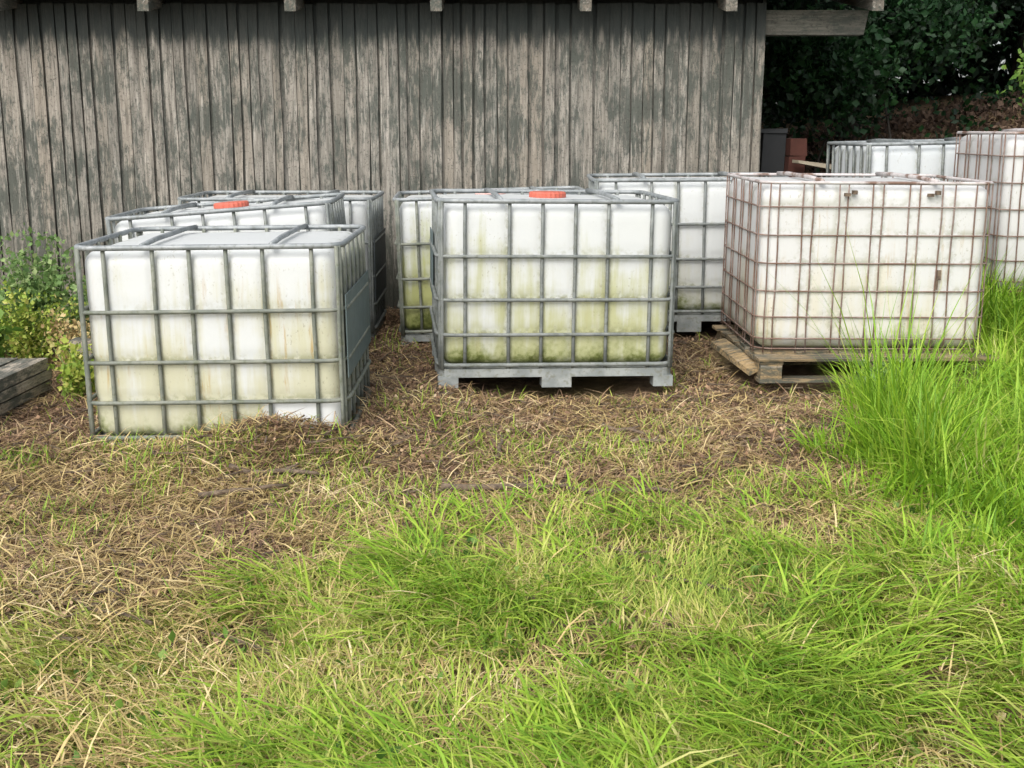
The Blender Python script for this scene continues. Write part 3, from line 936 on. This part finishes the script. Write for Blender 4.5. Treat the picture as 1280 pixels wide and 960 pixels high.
# matted dead stems over the bare ground
x, y = scatter(130000, -3.3, 2.6, 3.3, 8.4, lambda a, b: np.clip(.9 * sstep(-.5, .3, (b - border(a)) + (fbm(a, b, 1.6, 31) - .5) * 1.2) * (.25 + 1.1 * sstep(.35, .6, fbm(a, b, 3.1, 211))), 0, 1))
n = len(x)
V1 = blades(x, y, rng.uniform(.03, .11, n) * (1 + 1.3 * (rng.random(n) < .12)), rng.uniform(0, 6.28, n), rng.uniform(.8, 1.6, n), rng.uniform(1.4, 1.8, n), rng.uniform(.0025, .006, n), rng.uniform(0, .03, n))
tag(link('dead_stems', np_mesh('dead_stems', *V1), M_STEM), kind='stuff')

# dead leaves and chips
def d_lit(x, y):
    return np.clip(.10 + .9 * sstep(-.35, .25, (y - border(x)) + (fbm(x, y, 1.6, 31) - .5) * 1.2), 0, 1)
x, y = scatter(150000, -3.4, 3.2, 2.1, 8.6, d_lit)
n = len(x)
P = np.stack([x, y, gh(x, y) + rng.uniform(.0, .03, n)], 1)
Vv, Ff = leaf_cloud(P, 1, (.004, .004, .004), .018, 0)
tag(link('leaf_litter', np_mesh('leaf_litter', Vv, F3=Ff), M_LITTER), kind='stuff')

# leaf litter and undergrowth on the bank
x = rng.uniform(1.9, 9, 60000); y = rng.uniform(8.9, 14.5, 60000)
kp = ((x > 2.0) | (y > 14)) & ~((np.abs(x - 2.9) < .65) & (y < 9.0)) & (rng.random(60000) < .35 + .65 * fbm(x, y, 1.4, 3))
x, y = x[kp], y[kp]
Vv, Ff = leaf_cloud(np.stack([x, y, gh(x, y) + .02], 1), 1, (.01, .01, .02), .06, 0)
tag(link('bank_leaf_litter', np_mesh('bank_leaf_litter', Vv, F3=Ff), M_BANK), kind='stuff')
x = rng.uniform(2.6, 8, 110); y = rng.uniform(9.6, 13.5, 110)
Vv, Ff = leaf_cloud(np.stack([x, y, gh(x, y) + .1], 1), 26, (.12, .12, .07), .06, -.3)
tag(link('bank_undergrowth', np_mesh('bank_undergrowth', Vv, F3=Ff), M_BUSHLEAF), kind='stuff')

# broad-leaved weeds low in the lawn
x, y = scatter(900, -2.6, 2.6, 2.2, 4.6, lambda a, b: d_green(a, b) * (.1 + .6 * sstep(.5, .65, fbm(a, b, 1.9, 203))))
Vv, Ff = leaf_cloud(np.stack([x, y, gh(x, y) + .035], 1), 9, (.028, .028, .014), .026, -.2)
tag(link('lawn_weeds', np_mesh('lawn_weeds', Vv, F3=Ff), M_BRIGHTLEAF), kind='stuff')

# fine twigs
x, y = scatter(5200, -2.6, 2.2, 2.6, 7.4, lambda a, b: .75 * d_lit(a, b))
m = MB()
for px, py in zip(x, y):
    az = random.uniform(0, 6.28); ln = random.uniform(.05, .34); r_ = random.uniform(.0015, .0055)
    zz = g1(px, py) + random.uniform(.004, .03)
    dx, dy = math.cos(az) * ln / 2, math.sin(az) * ln / 2; dz = random.gauss(0, .012)
    m.tube([(px - dx, py - dy, zz - dz), (px + random.gauss(0, .008), py + random.gauss(0, .008), zz + .006), (px + dx, py + dy, zz + dz)], [r_, r_ * .9, r_ * .6], 4)
tag(m.build('twig_litter', M_TWIG), kind='stuff')

# sticks big enough to pick up
GS = 'dead sticks lying on the litter'
sticks = [(-.02, 4.42, .50, 5, .010, 'long dark stick lying level at the edge of the green grass'),
          (.42, 4.40, .42, -4, .009, 'dark stick end to end with the long dark stick'),
          (.50, 5.25, .26, -42, .008, 'pale stick slanting down in front of the steel pallet tank'),
          (.60, 5.05, .18, 3, .008, 'short pale stick below the slanting pale one'),
          (-.95, 4.62, .38, -14, .009, 'dark stick in front of the half sunk tank'),
          (-1.02, 4.40, .34, 22, .008, 'crooked stick on the brown litter below the half sunk tank'),
          (-.05, 4.95, .30, 82, .007, 'thin pale stalk pointing away from the camera, middle of the litter')]
for (px, py, ln, dg, r_, lab) in sticks:
    m = MB(); pts = []; r_ *= 1.35
    for s in range(6):
        f = s / 5 - .5
        pts.append((f * ln, random.gauss(0, .010), random.gauss(.0, .006)))
    m.tube(pts, [r_, r_, r_ * .95, r_ * .85, r_ * .75, r_ * .5], 6)
    k_ = 3
    m.tube([pts[k_], (pts[k_][0] + ln * .12, pts[k_][1] + ln * .13, .02)], [r_ * .6, r_ * .3], 5)
    o = m.build('stick', M_TWIG, None, True, (px, py, g1(px, py) + .045), (0, 0, R(dg)))
    tag(o, lab, 'stick', GS)
